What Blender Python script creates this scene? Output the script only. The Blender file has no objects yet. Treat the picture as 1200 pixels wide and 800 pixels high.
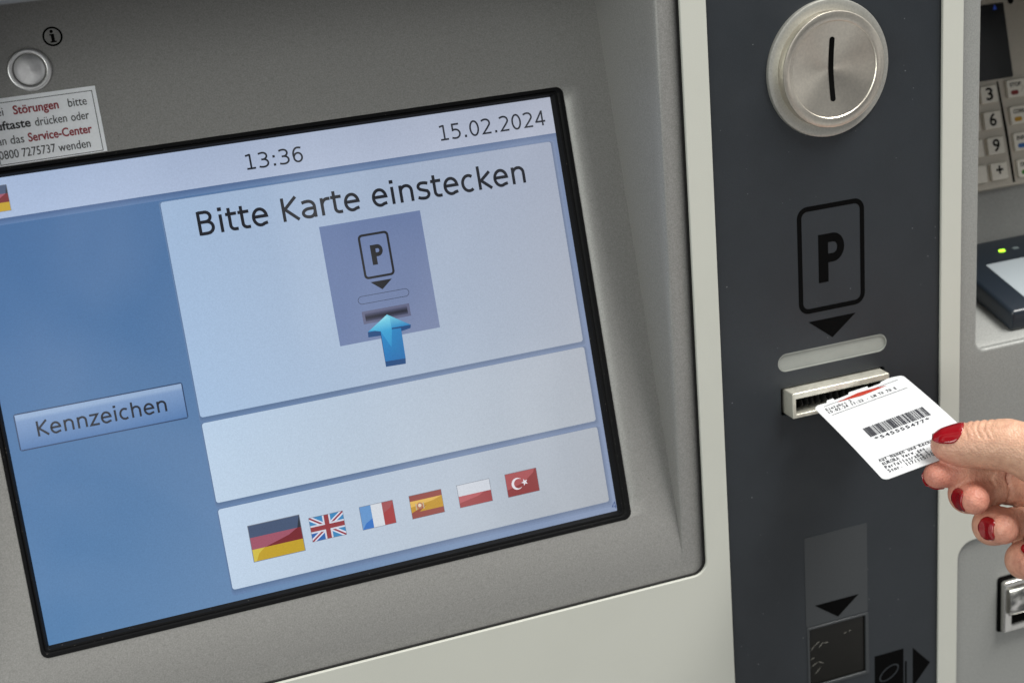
import bpy, bmesh, math, random
import numpy as np
from mathutils import Matrix, Vector
R = math.radians
random.seed(7); rng = np.random.default_rng(7)
scene = bpy.context.scene
COL = scene.collection
ZO = 1.22                                   # height of the local origin above the floor the machine stands on

# ------------------------------------------------------------------ camera
FPX, YAW, PITCH, ROLL = 1742.218, 0.314491, -0.325958, -0.090433
CAM = np.array([-0.179462, -0.679295, 0.279187])
_fw = np.array([math.sin(YAW)*math.cos(PITCH), math.cos(YAW)*math.cos(PITCH), math.sin(PITCH)])
_rt0 = np.array([math.cos(YAW), -math.sin(YAW), 0.0]); _up0 = np.cross(_rt0, _fw)
RT = _rt0*math.cos(ROLL) + _up0*math.sin(ROLL); UP = -_rt0*math.sin(ROLL) + _up0*math.cos(ROLL); FW = _fw
cd = bpy.data.cameras.new('camera'); cam = bpy.data.objects.new('camera', cd); COL.objects.link(cam)
cd.sensor_width = 36; cd.lens = FPX/1200*36; cd.clip_start = .01; cd.clip_end = 60
m = Matrix.Identity(4)
for i in range(3):
    m[i][0] = RT[i]; m[i][1] = UP[i]; m[i][2] = -FW[i]; m[i][3] = CAM[i]
m[2][3] += ZO
cam.matrix_world = m; scene.camera = cam
cd.dof.use_dof = True; cd.dof.focus_distance = .765; cd.dof.aperture_fstop = 8.0

# ------------------------------------------------------------------ light: daylight under a canopy, soft and from above
w = bpy.data.worlds.new('World'); scene.world = w; w.use_nodes = True
nt = w.node_tree; bg = nt.nodes['Background']
tc = nt.nodes.new('ShaderNodeTexCoord'); nz = nt.nodes.new('ShaderNodeTexNoise'); rp = nt.nodes.new('ShaderNodeValToRGB')
nz.inputs['Scale'].default_value = 5.0; nz.inputs['Detail'].default_value = 3; nz.inputs['Distortion'].default_value = .9; mp = nt.nodes.new('ShaderNodeMapping'); mp.inputs['Scale'].default_value = (1, 1, .55); mp.inputs['Location'].default_value = (.35, .1, .2)
rp.color_ramp.elements[0].position = .47; rp.color_ramp.elements[0].color = (.16, .17, .19, 1)
rp.color_ramp.elements[1].position = .64; rp.color_ramp.elements[1].color = (4.2, 4.2, 4.15, 1)
nt.links.new(tc.outputs['Generated'], mp.inputs['Vector']); nt.links.new(mp.outputs['Vector'], nz.inputs['Vector']); nt.links.new(nz.outputs['Fac'], rp.inputs['Fac']); nt.links.new(rp.outputs['Color'], bg.inputs['Color'])
bg.inputs['Strength'].default_value = .22
def area(name, loc, target, sx, sy, power, color=(1, 1, 1)):
    l = bpy.data.lights.new(name, 'AREA'); l.shape = 'RECTANGLE'; l.size = sx; l.size_y = sy; l.energy = power; l.color = color
    o = bpy.data.objects.new(name, l); COL.objects.link(o); o.location = loc
    o.rotation_euler = (Vector(target) - Vector(loc)).to_track_quat('-Z', 'Y').to_euler(); return o
area('canopy_light', (1.35, -1.0, ZO+2.75), (.1, 0, ZO), 1.8, 1.0, 160, (1, .985, .94))
area('side_fill', (-2.3, -1.6, ZO+.75), (.1, 0, ZO), 1.8, 1.8, 50, (.97, 1, .94))  # added fill from the left to brighten the recess wall, no visible source
scene.view_settings.view_transform = 'Standard'; scene.view_settings.look = 'None'
scene.view_settings.exposure = 0; scene.view_settings.gamma = 1

# ------------------------------------------------------------------ helpers
def lin(c):
    return tuple(((x/255)/12.92 if x/255 <= .04045 else ((x/255+.055)/1.055)**2.4) for x in c)
def mat(name, color, rough=.5, metal=0., spec=.5, noise=None, bump=None, specks=None, coat=0, emit=None, blotch=None):
    """noise=(scale, amount): fine grain in the colour; bump=(scale, strength); specks=(scale, threshold, colour): dust"""
    M = bpy.data.materials.new(name); M.use_nodes = True; t = M.node_tree; b = t.nodes['Principled BSDF']; L = t.links.new
    b.inputs['Base Color'].default_value = (*color, 1); b.inputs['Roughness'].default_value = rough; b.inputs['Metallic'].default_value = metal
    b.inputs['Specular IOR Level'].default_value = spec; b.inputs['Coat Weight'].default_value = coat
    co = t.nodes.new('ShaderNodeTexCoord'); src = None
    def mix(a, bcol, fac, typ='MIX'):
        mx = t.nodes.new('ShaderNodeMix'); mx.data_type = 'RGBA'; mx.blend_type = typ
        for sock, v in ((mx.inputs[0], fac), (mx.inputs[6], a), (mx.inputs[7], bcol)):
            if hasattr(v, 'links'): L(v, sock)
            elif isinstance(v, (int, float)): sock.default_value = v
            else: sock.default_value = (*v, 1)
        return mx.outputs[2]
    cur = color
    def nodenoise(sc, det=2, rgh=.5):
        n = t.nodes.new('ShaderNodeTexNoise'); n.inputs['Scale'].default_value = sc; n.inputs['Detail'].default_value = det; n.inputs['Roughness'].default_value = rgh
        L(co.outputs['Object'], n.inputs['Vector']); return n.outputs['Fac']
    def ramp(f, p0, p1, c0=(0, 0, 0), c1=(1, 1, 1)):
        r_ = t.nodes.new('ShaderNodeValToRGB'); r_.color_ramp.elements[0].position = p0; r_.color_ramp.elements[1].position = p1
        r_.color_ramp.elements[0].color = (*c0, 1); r_.color_ramp.elements[1].color = (*c1, 1); L(f, r_.inputs['Fac']); return r_.outputs['Color']
    if noise:
        sc, am = noise
        cur = mix(tuple(x*(1-am) for x in color), tuple(min(1, x*(1+am)) for x in color), ramp(nodenoise(sc), .3, .7))
    if blotch:
        sc, am = blotch
        cur = mix(cur, (1-am, 1-am, 1-am), ramp(nodenoise(sc, 5, .65), .45, .75), 'MULTIPLY')
    if specks:
        sc, th, scol = specks
        v = t.nodes.new('ShaderNodeTexVoronoi'); v.inputs['Scale'].default_value = sc; L(co.outputs['Object'], v.inputs['Vector'])
        near = ramp(v.outputs['Distance'], th*.6, th, (1, 1, 1), (0, 0, 0))
        sep = t.nodes.new('ShaderNodeSeparateColor'); L(v.outputs['Color'], sep.inputs[0])
        some = ramp(sep.outputs[0], .62, .95)
        mm = t.nodes.new('ShaderNodeMath'); mm.operation = 'MULTIPLY'; L(near, mm.inputs[0]); L(some, mm.inputs[1])
        cur = mix(cur, scol, mm.outputs[0])
    if hasattr(cur, 'links'): L(cur, b.inputs['Base Color'])
    if bump:
        sc, st = bump
        bp = t.nodes.new('ShaderNodeBump'); bp.inputs['Strength'].default_value = st; bp.inputs['Distance'].default_value = .0004
        L(nodenoise(sc, 3), bp.inputs['Height']); L(bp.outputs['Normal'], b.inputs['Normal'])
    if emit:
        b.inputs['Emission Color'].default_value = (*emit[0], 1); b.inputs['Emission Strength'].default_value = emit[1]
    return M
def empty(name, loc=(0, 0, 0)):
    o = bpy.data.objects.new(name, None); COL.objects.link(o); o.location = loc; o.empty_display_size = .05; return o
def obj(name, me, material=None, parent=None, smooth=False, label=None):
    o = bpy.data.objects.new(name, me); COL.objects.link(o)
    if material and not me.materials: me.materials.append(material)
    if parent: o.parent = parent
    if smooth:
        for p in me.polygons: p.use_smooth = True
    if label: o['label'] = label
    return o
TAU = 0.246701; ZH = -0.115097; ST, CT = math.sin(TAU), math.cos(TAU)
def FRONT(y=0):      # local x, y, z(out) -> machine front at depth y
    return Matrix(((1, 0, 0, 0), (0, 0, -1, y), (0, 1, 0, 0), (0, 0, 0, 1)))
def PLATE(off=0):    # the tilted display plate, u right, v up the plate, w outwards
    return Matrix(((1, 0, 0, 0), (0, ST, -CT, -CT*off), (0, CT, ST, ZH+ST*off), (0, 0, 0, 1)))
def ray(px, py):
    v = FW*FPX + RT*(px-600) - UP*(py-400); return v/np.linalg.norm(v)
def front_pt(px, py, y=0):
    v = ray(px, py); p = CAM + v*((y-CAM[1])/v[1]); return p[0], p[2]
def plate_pt(px, py, off=0):
    n = np.array([0, -CT, ST]); o = np.array([0, 0, ZH]) + n*off; v = ray(px, py)
    p = CAM + v*(((o-CAM)@n)/(v@n)); return p[0], (p-o)@np.array([0, ST, CT])
def cam_pt(px, py, depth):
    return CAM + (FW*FPX + RT*(px-600) - UP*(py-400))*(depth/FPX)
def mesh_from(verts, faces, name='mesh'):
    me = bpy.data.meshes.new(name); me.from_pydata([tuple(v) for v in verts], [], faces); me.update(); return me
def curve_mesh(loops, thick, bevel=0., res=2):
    """filled outline(s) with holes; front face at local z=0, body behind"""
    c = bpy.data.curves.new('outline', 'CURVE'); c.dimensions = '2D'; c.fill_mode = 'BOTH'
    c.extrude = max(thick/2-bevel, 0); c.bevel_depth = bevel; c.bevel_resolution = res; c.offset = -bevel
    for lp in loops:
        s = c.splines.new('POLY'); s.points.add(len(lp)-1); s.use_cyclic_u = True
        for i, p in enumerate(lp): s.points[i].co = (p[0], p[1], 0, 1)
    o = bpy.data.objects.new('tmp', c); COL.objects.link(o)
    dg = bpy.context.evaluated_depsgraph_get(); me = bpy.data.meshes.new_from_object(o.evaluated_get(dg))
    bpy.data.objects.remove(o); bpy.data.curves.remove(c)
    me.transform(Matrix.Translation((0, 0, -thick/2))); return me
def flat_mesh(loops, z=0.):
    me = curve_mesh(loops, 0.0); me.transform(Matrix.Translation((0, 0, z))); return me
def rrect(x0, x1, y0, y1, r, n=8):
    if not isinstance(r, (tuple, list)): r = (r,)*4     # bl, br, tr, tl
    out = []
    for (cx, cy, a0, rr) in ((x0+r[0], y0+r[0], 180, r[0]), (x1-r[1], y0+r[1], 270, r[1]), (x1-r[2], y1-r[2], 0, r[2]), (x0+r[3], y1-r[3], 90, r[3])):
        if rr <= 0: out.append((cx, cy)); continue
        for k in range(n+1):
            a = R(a0+90*k/n); out.append((cx+rr*math.cos(a), cy+rr*math.sin(a)))
    return out
def circle(cx, cy, r, n=48): return [(cx+r*math.cos(2*math.pi*k/n), cy+r*math.sin(2*math.pi*k/n)) for k in range(n)]
def slab(name, loops, M, thick, material, parent, bevel=0., label=None):
    me = curve_mesh(loops, thick, bevel); me.transform(M); return obj(name, me, material, parent, label=label)
def lathe(profile, n=64):
    """profile (r, z out) from outside to the axis"""
    vs, fs = [], []
    for (r_, z) in profile:
        for k in range(n): a = 2*math.pi*k/n; vs.append((r_*math.cos(a), r_*math.sin(a), z))
    for i in range(len(profile)-1):
        for k in range(n):
            a, b = i*n+k, i*n+(k+1) % n; fs.append((a, b, b+n, a+n))
    fs.append(tuple((len(profile)-1)*n+k for k in range(n)))
    me = mesh_from(vs, fs); bm = bmesh.new(); bm.from_mesh(me); bmesh.ops.recalc_face_normals(bm, faces=bm.faces); bm.to_mesh(me); bm.free(); return me
def autosmooth(o, ang=35):
    for p in o.data.polygons: p.use_smooth = True
    bm = bmesh.new(); bm.from_mesh(o.data)
    for e in bm.edges:
        if len(e.link_faces) == 2 and e.calc_face_angle(0) > R(ang): e.smooth = False
    bm.to_mesh(o.data); bm.free()
def boxmesh(x0, x1, y0, y1, z0, z1, bev=0., seg=2):
    bm = bmesh.new(); bmesh.ops.create_cube(bm, size=1)
    for v in bm.verts: v.co = ((x0+x1)/2+v.co.x*(x1-x0), (y0+y1)/2+v.co.y*(y1-y0), (z0+z1)/2+v.co.z*(z1-z0))
    if bev: bmesh.ops.bevel(bm, geom=list(bm.edges), offset=bev, segments=seg, profile=.5, affect='EDGES')
    me = bpy.data.meshes.new('box'); bm.to_mesh(me); bm.free(); return me
_glyph = {}
def text_raw(body, bold=0., mono=False):
    key = (body, bold, mono)
    if key in _glyph: return _glyph[key].copy()
    if mono:
        bm = bmesh.new()
        for i, ch in enumerate(body):
            if ch == ' ': continue
            me = text_raw(ch, bold); xs = [v.co.x for v in me.vertices]; c0 = (min(xs)+max(xs))/2
            wd = max(xs)-min(xs); sc = min(1, .52/wd)
            me.transform(Matrix.Translation((i*.62, 0, 0)) @ Matrix.Diagonal((sc, 1, 1, 1)) @ Matrix.Translation((-c0, 0, 0)))
            bm.from_mesh(me); bpy.data.meshes.remove(me)
        me = bpy.data.meshes.new('txt'); bm.to_mesh(me); bm.free()
    else:
        c = bpy.data.curves.new('t', 'FONT'); c.body = body; c.size = 1; c.offset = bold; c.resolution_u = 3
        o = bpy.data.objects.new('tmp', c); COL.objects.link(o)
        dg = bpy.context.evaluated_depsgraph_get(); me = bpy.data.meshes.new_from_object(o.evaluated_get(dg))
        bpy.data.objects.remove(o); bpy.data.curves.remove(c); me.materials.clear()
    _glyph[key] = me; return me.copy()
CAPH = max(v.co.y for v in text_raw('H').vertices)
def text(name, body, M, x0, x1, ybase, caph, material, parent, bold=0., mono=False, color=None, z=0., slope=0.):
    """ink from x0 to x1 on the baseline, capital height caph"""
    me = text_raw(body, bold, mono); xs = [v.co.x for v in me.vertices]; a, b = min(xs), max(xs)
    sx = (x1-x0)/(b-a); sy = caph/CAPH
    me.transform(Matrix(((sx, 0, 0, x0-a*sx), (slope*sx, sy, 0, ybase-a*sx*slope), (0, 0, 1, z), (0, 0, 0, 1)))); me.transform(M)
    o = obj(name, me, material, parent)
    if color: paint(me, color)
    return o
def paint(me, color):
    at = me.color_attributes.new('Col', 'FLOAT_COLOR', 'POINT')
    at.data.foreach_set('color', np.tile(np.array([*lin(color), 1], np.float32), len(me.vertices)))

def wear(M, r0, r1, scale=26):
    t = M.node_tree; b = t.nodes['Principled BSDF']; co = t.nodes.new('ShaderNodeTexCoord'); n = t.nodes.new('ShaderNodeTexNoise'); mr = t.nodes.new('ShaderNodeMapRange')
    n.inputs['Scale'].default_value = scale; n.inputs['Detail'].default_value = 6; n.inputs['Roughness'].default_value = .7; mr.inputs[1].default_value = .35; mr.inputs[2].default_value = .7; mr.inputs[3].default_value = r0; mr.inputs[4].default_value = r1
    t.links.new(co.outputs['Object'], n.inputs['Vector']); t.links.new(n.outputs['Fac'], mr.inputs[0]); t.links.new(mr.outputs[0], b.inputs['Roughness'])
# ------------------------------------------------------------------ materials
m_sheet = mat('pale_grey_coated_steel', (.49, .495, .45), .42, noise=(2600, .05), bump=(1500, .08), blotch=(9, .05))
m_mold = mat('silver_flake_paint', (.250, .247, .239), .46, metal=.25, noise=(1500, .17), bump=(1700, .12), specks=(110, .045, (.14, .13, .12)))
m_moldr = mat('silver_flake_paint_fine', (.29, .295, .285), .46, metal=.25, noise=(1500, .16), bump=(1700, .1))
m_dark = mat('anthracite_foil', (.018, .0222, .0275), .42, noise=(1800, .12), bump=(1100, .1), specks=(200, .075, (.20, .21, .22)), blotch=(22, .16))
wear(m_dark, .34, .52)
m_foil = mat('grey_label_foil', (.036, .040, .044), .34, noise=(1500, .1), bump=(900, .06))
m_print = mat('black_print', (.0016, .0016, .0017), .7, spec=.05, noise=(900, .15))
m_black = mat('black_void', (.002, .002, .002), .8, spec=.05)
m_rubber = mat('black_rubber', (.0035, .0035, .004), .55, spec=.14, bump=(600, .3), specks=(520, .13, (.10, .09, .08)))
m_gap = mat('gap_ring', (.006, .006, .006), .6)
m_steel = mat('satin_steel', (.70, .655, .575), .34, metal=1, noise=(700, .06), blotch=(70, .08), bump=(2400, .04))
m_steel2 = mat('cast_steel_ring', (.47, .465, .43), .46, metal=.75, noise=(900, .08), bump=(1500, .15))
m_btn = mat('spun_aluminium', (.74, .74, .74), .30, metal=1, noise=(900, .05))
m_chrome = mat('worn_chrome', (.62, .61, .58), .16, metal=1, bump=(300, .05), blotch=(60, .25))
m_brass = mat('nickel_bezel', (.72, .70, .61), .36, metal=.6, bump=(420, .35), blotch=(120, .35))
m_bristle = mat('black_bristle', (.012, .012, .012), .45)
m_lens = mat('frosted_lens', (.27, .28, .26), .5, blotch=(60, .12))
m_glass = mat('scanner_glass', (.007, .0065, .005), .16, spec=.3, bump=(250, .04), blotch=(50, .2))
m_scratch = mat('scratch', (.30, .29, .26), .5)
m_paper = mat('ticket_card', (.64, .65, .67), .45, noise=(900, .012))
m_tprint = mat('thermal_print', (.045, .045, .055), .6, spec=.2)
m_red = mat('red_print', (.42, .030, .012), .5)
m_sticker = mat('sticker_paper', (.84, .86, .90), .45, noise=(700, .03))
m_stext = mat('sticker_print', (.012, .012, .014), .5)
m_sred = mat('sticker_red_print', (.27, .018, .03), .5)
m_pad = mat('pinpad_metal', (.52, .485, .42), .42, metal=.3, noise=(900, .05))
m_key = mat('key_metal', (.74, .71, .63), .36, metal=.25, noise=(900, .05))
m_lcd = mat('dark_lcd', (.004, .005, .008), .2)
m_reader = mat('reader_plastic', (.011, .017, .026), .3, bump=(900, .05))
m_readpad = mat('reader_pad', (.33, .37, .40), .4)
m_led = mat('green_led', (.3, .6, .05), .4, emit=((.45, 1, .03), 2.2))
m_ledoff = mat('led_off', (.14, .17, .18), .4)
m_blueled = mat('blue_mark', (.01, .03, .2), .4, emit=((.03, .12, .8), .12))
mk = {k: mat(k+'_key_mark', c, .45) for k, c in {'red': (.20, .012, .012), 'yellow': (.45, .24, .01), 'blue': (.02, .12, .38), 'green': (.04, .22, .02)}.items()}
for mm_ in (m_btn, m_steel):
    t = mm_.node_tree; b = t.nodes['Principled BSDF']; tg = t.nodes.new('ShaderNodeTangent'); tg.direction_type = 'RADIAL'; tg.axis = 'Y'
    b.inputs['Anisotropic'].default_value = .65; t.links.new(tg.outputs[0], b.inputs['Tangent'])
# screen picture: everything on it glows with its given colour, reflection wash included, behind one glossy cover
m_ui = bpy.data.materials.new('screen_picture'); m_ui.use_nodes = True
t = m_ui.node_tree; b = t.nodes['Principled BSDF']; a = t.nodes.new('ShaderNodeAttribute'); a.attribute_name = 'Col'
b.inputs['Base Color'].default_value = (.012, .012, .014, 1); b.inputs['Roughness'].default_value = .03; b.inputs['Specular IOR Level'].default_value = .62
co = t.nodes.new('ShaderNodeTexCoord'); n1 = t.nodes.new('ShaderNodeTexNoise'); n1.inputs['Scale'].default_value = 1400; n1.inputs['Detail'].default_value = 1; mr = t.nodes.new('ShaderNodeMapRange'); mr.inputs[3].default_value = .88; mr.inputs[4].default_value = 1.10
t.links.new(co.outputs['Object'], n1.inputs['Vector']); t.links.new(n1.outputs['Fac'], mr.inputs[0]); t.links.new(mr.outputs[0], b.inputs['Emission Strength'])
t.links.new(a.outputs['Color'], b.inputs['Emission Color'])

# ------------------------------------------------------------------ the machine
mach = empty('parking_pay_machine', (0, 0, ZO))
mach['label'] = 'silver grey parking pay machine with large tilted touch screen and dark centre strip'; mach['category'] = 'ticket machine'
V1, V2, V3, V4, H1 = .14408, .15839, .29669, .30963, -.12028
XL, XR, ZB, ZT = -.275, .515, -.44, .46
PX0, PX1, PZ0, PZ1 = -.2525, V1, H1, .40
BX0, BX1, BZ0, BZ1 = V4+.0001, .502, -.40, -.1431
AZ0 = -.098
hole_disp = rrect(PX0, PX1, PZ0, PZ1, .008, 10); hole_a = rrect(V4, .502, AZ0, .40, .006); hole_b = rrect(BX0, BX1, BZ0, BZ1, .011, 10)
hole_dark = rrect(V2, V3, ZB+.03, ZT-.03, 0)
slab('front_sheet', [rrect(XL, XR, ZB, ZT, .004), hole_disp, hole_dark, hole_a, hole_b], FRONT(0), .002, m_sheet, mach, .00035, 'pale grey coated steel front sheet')
obj('cabinet', boxmesh(XL, XR, .16, .40, -ZO, ZT, .004), m_sheet, mach)
obj('cabinet_side', boxmesh(XL, XL+.002, .0025, .1595, ZB, ZT), m_sheet, mach); obj('cabinet_side', boxmesh(XR-.002, XR, .0025, .1595, ZB, ZT), m_sheet, mach)
obj('lower_front', boxmesh(XL, XR, 0, .1595, -ZO, ZB-.002, .002), m_sheet, mach)

def inset(lp_args, d, r): x0, x1, z0, z1 = lp_args; return rrect(x0+d, x1-d, z0+d, z1-d, max(r-d, .0005), 10)
for (bx, rr) in (((PX0, PX1, PZ0, PZ1), .008), ((V4, .502, AZ0, .40), .006), ((BX0, BX1, BZ0, BZ1), .011)):
    x0, x1, z0, z1 = bx
    slab('gap_ring', [rrect(x0-.003, x1+.003, z0-.003, z1+.003, rr+.003, 10), inset(bx, .0006, rr)], FRONT(.0022), .0012, m_gap, mach)  # black ring drawn as the dark line of the gap

# display surround: one moulding, flat flange that dives back to the tilted plate
FY = .0036
def plate_y(z): return (z-ZH)*math.tan(TAU)
XW = .1311; XWL = -.239; ZTOP = .2292
BL, BR_, BB, BT = -.21059, .10427, .03619, .27413
hz0, hz1 = ZH+(BB+.0010)*CT, ZH+(BT-.0010)*CT; hx0, hx1 = BL+.0010, BR_-.0010
def smax(a, b, k): h = max(k-abs(a-b), 0)/k; return max(a, b)+h*h*k*.25
def wallx():
    xs = []
    for c, s in ((XWL, -1), (XW, 1)):
        xs += [(c+s*o, f) for o, f in ((.0042, 0), (.0028, 0), (.0022, 0.003), (.0014, .012), (.0008, .035), (.0003, .08), (.0, .18), (-.0002, .5), (-.0004, 1), (-.0012, 1), (-.004, 1))]
    return xs
wx = dict(wallx())
xs = sorted(set([PX0-.004, hx0, hx1, PX1+.004] + list(wx) + list(np.linspace(-.235, .127, 30))))
zs = sorted(set([PZ0-.004, hz0, hz1] + list(np.linspace(PZ0, -.085, 22)) + list(np.linspace(-.08, ZTOP-.006, 30)) + [ZTOP-.004, ZTOP-.002, ZTOP-.0008, ZTOP, ZTOP+.0004, ZTOP+.0012, ZTOP+.003, .3, .404]))
def frac(x):
    if x in wx: return wx[x]
    return 0. if (x < XWL or x > XW) else 1.
def ytop(z):
    return 1. if z < ZTOP-.0001 else (.5 if z < ZTOP+.0002 else (.1 if z < ZTOP+.0008 else (.03 if z < ZTOP+.002 else 0)))
vs, fs = [], []
for z in zs:
    yi = smax(FY, plate_y(z), .0035)
    for x in xs: vs.append((x, FY+(yi-FY)*frac(x)*ytop(z), z))
n = len(xs)
for j in range(len(zs)-1):
    for i in range(n-1):
        xm, zm = (xs[i]+xs[i+1])/2, (zs[j]+zs[j+1])/2
        if hx0 < xm < hx1 and hz0 < zm < hz1: continue
        fs.append((j*n+i, j*n+i+1, (j+1)*n+i+1, (j+1)*n+i))
surround = obj('display_surround', mesh_from(vs, fs), m_mold, mach, True, 'silver flake painted recessed surround of the screen')
autosmooth(surround, 32)
sol = surround.modifiers.new('s', 'SOLIDIFY'); sol.thickness = .002; sol.offset = -1

# ---------------- touch screen
SO = -.003; SU0, SU1, SV0, SV1 = -.20641, .09759, .04155, .26955
screen = obj('touch_screen', curve_mesh([rrect(SU0-.003, SU1+.003, SV0-.003, SV1+.003, .001)], .008), m_black, mach, label='lit touch screen asking for the parking card'); screen.data.transform(PLATE(SO-.0004))
# rubber gasket: ring swept round, sloping down to the glass
def ring(loops_w, name, material, parent):
    vs, fs = [], []; n = len(loops_w[0][0])
    for lp, w_ in loops_w:
        for p in lp: vs.append((p[0], p[1], w_))
    for i in range(len(loops_w)-1):
        for k in range(n): fs.append((i*n+k, i*n+(k+1) % n, (i+1)*n+(k+1) % n, (i+1)*n+k))
    me = mesh_from(vs, fs); me.transform(PLATE()); return obj(name, me, material, parent, True)
def gl(d, r): return rrect(BL+d, BR_-d, BB+d, BT-d, r, 6)
def gl2(f, r):   # between the outer edge and the glass edge
    return rrect(BL+(SU0-BL)*f, BR_+(SU1-BR_)*f, BB+(SV0-BB)*f, BT+(SV1-BT)*f, r, 6)
g = ring([(gl2(-.02, .0042), -.002), (gl2(0, .004), .0001), (gl2(.1, .0036), .0006), (gl2(.34, .0028), .0006), (gl2(.42, .0026), -.0003), (gl2(.5, .0024), -.0007), (gl2(.56, .002), -.0002), (gl2(.74, .0012), -.0003), (gl2(.82, .0008), -.0015), (gl2(1.0, .0004), -.0029), (gl2(1.02, .0004), -.0045)], 'screen_gasket', m_rubber, mach)
g['label'] = 'black rubber gasket round the screen'
autosmooth(g, 30)

def ui_poly(name, pts, lay, cols):
    """pts (u,v) polygon, cols: one colour or one per point"""
    me = mesh_from([(p[0], p[1], 0) for p in pts], [tuple(range(len(pts)))])
    me.transform(PLATE(SO+lay*.00006)); at = me.color_attributes.new('Col', 'FLOAT_COLOR', 'POINT')
    for i in range(len(pts)):
        c = cols if isinstance(cols[0], (int, float)) else cols[i]; at.data[i].color = (*lin(c), 1)
    return obj(name, me, m_ui, screen)
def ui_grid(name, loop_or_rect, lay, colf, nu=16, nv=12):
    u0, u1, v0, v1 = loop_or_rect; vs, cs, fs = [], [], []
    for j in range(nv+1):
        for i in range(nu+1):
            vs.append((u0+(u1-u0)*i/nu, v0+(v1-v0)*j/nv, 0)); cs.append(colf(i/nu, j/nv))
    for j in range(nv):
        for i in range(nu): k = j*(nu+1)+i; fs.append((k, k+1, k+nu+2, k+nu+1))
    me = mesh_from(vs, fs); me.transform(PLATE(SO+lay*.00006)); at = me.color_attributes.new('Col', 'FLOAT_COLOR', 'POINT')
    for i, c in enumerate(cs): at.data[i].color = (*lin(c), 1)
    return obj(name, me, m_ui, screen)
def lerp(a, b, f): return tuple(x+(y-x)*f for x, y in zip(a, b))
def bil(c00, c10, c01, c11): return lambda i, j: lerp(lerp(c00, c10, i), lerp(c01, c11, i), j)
def ui_loops(name, loops, lay, col):
    me = flat_mesh(loops); me.transform(PLATE(SO+lay*.00006)); paint(me, col); return obj(name, me, m_ui, screen)
def S(px, py): return plate_pt(px, py, SO)
ui_grid('screen_background', (SU0-.0005, SU1+.0005, SV0-.0005, SV1+.0005), 0, bil((84, 126, 170), (138, 152, 180), (52, 98, 150), (118, 134, 166)))  # paler towards the right: reflection and viewing-angle wash painted into the colours
vbar = S(320, 207)[1]
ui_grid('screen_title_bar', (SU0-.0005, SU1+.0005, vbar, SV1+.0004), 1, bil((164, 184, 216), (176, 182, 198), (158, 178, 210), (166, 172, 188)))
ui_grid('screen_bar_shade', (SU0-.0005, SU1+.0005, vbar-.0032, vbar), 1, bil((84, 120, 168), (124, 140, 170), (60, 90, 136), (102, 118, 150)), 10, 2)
P1 = (-.1144, .0938, .137, .2461); P2 = (-.1144, .0938, S(252, 589.6)[1], S(236, 496)[1]); P3 = (-.1144, .0938, S(271.6, 691)[1], S(254, 597)[1])
pan_cols = [bil((166, 192, 222), (172, 179, 191), (158, 182, 212), (162, 170, 188)), bil((188, 208, 228), (176, 182, 190), (184, 206, 229), (174, 180, 190)), bil((190, 209, 229), (170, 175, 182), (188, 208, 230), (172, 178, 187))]  # right ends greyed by the same reflection wash, kept in the panel colours
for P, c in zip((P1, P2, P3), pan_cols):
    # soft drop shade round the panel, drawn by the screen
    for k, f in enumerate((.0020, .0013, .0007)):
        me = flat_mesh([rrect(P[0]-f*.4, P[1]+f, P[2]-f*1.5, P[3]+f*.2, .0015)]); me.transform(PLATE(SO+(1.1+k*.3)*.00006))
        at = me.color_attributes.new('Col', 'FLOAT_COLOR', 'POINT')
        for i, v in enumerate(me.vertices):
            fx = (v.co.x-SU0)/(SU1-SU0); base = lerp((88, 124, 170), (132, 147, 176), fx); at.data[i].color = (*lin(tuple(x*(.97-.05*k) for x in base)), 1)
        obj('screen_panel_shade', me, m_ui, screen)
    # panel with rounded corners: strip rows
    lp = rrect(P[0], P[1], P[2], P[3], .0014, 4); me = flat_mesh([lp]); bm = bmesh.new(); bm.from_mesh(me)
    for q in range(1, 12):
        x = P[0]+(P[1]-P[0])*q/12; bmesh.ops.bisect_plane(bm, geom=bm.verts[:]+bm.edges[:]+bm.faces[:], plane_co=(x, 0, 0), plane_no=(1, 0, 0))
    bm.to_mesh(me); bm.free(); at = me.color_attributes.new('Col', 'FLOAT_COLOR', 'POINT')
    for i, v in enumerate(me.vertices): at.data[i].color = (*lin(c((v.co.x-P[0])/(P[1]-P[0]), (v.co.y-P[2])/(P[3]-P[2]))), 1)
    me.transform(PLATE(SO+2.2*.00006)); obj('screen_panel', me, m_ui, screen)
UIT = PLATE(SO+4*.00006)
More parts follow.
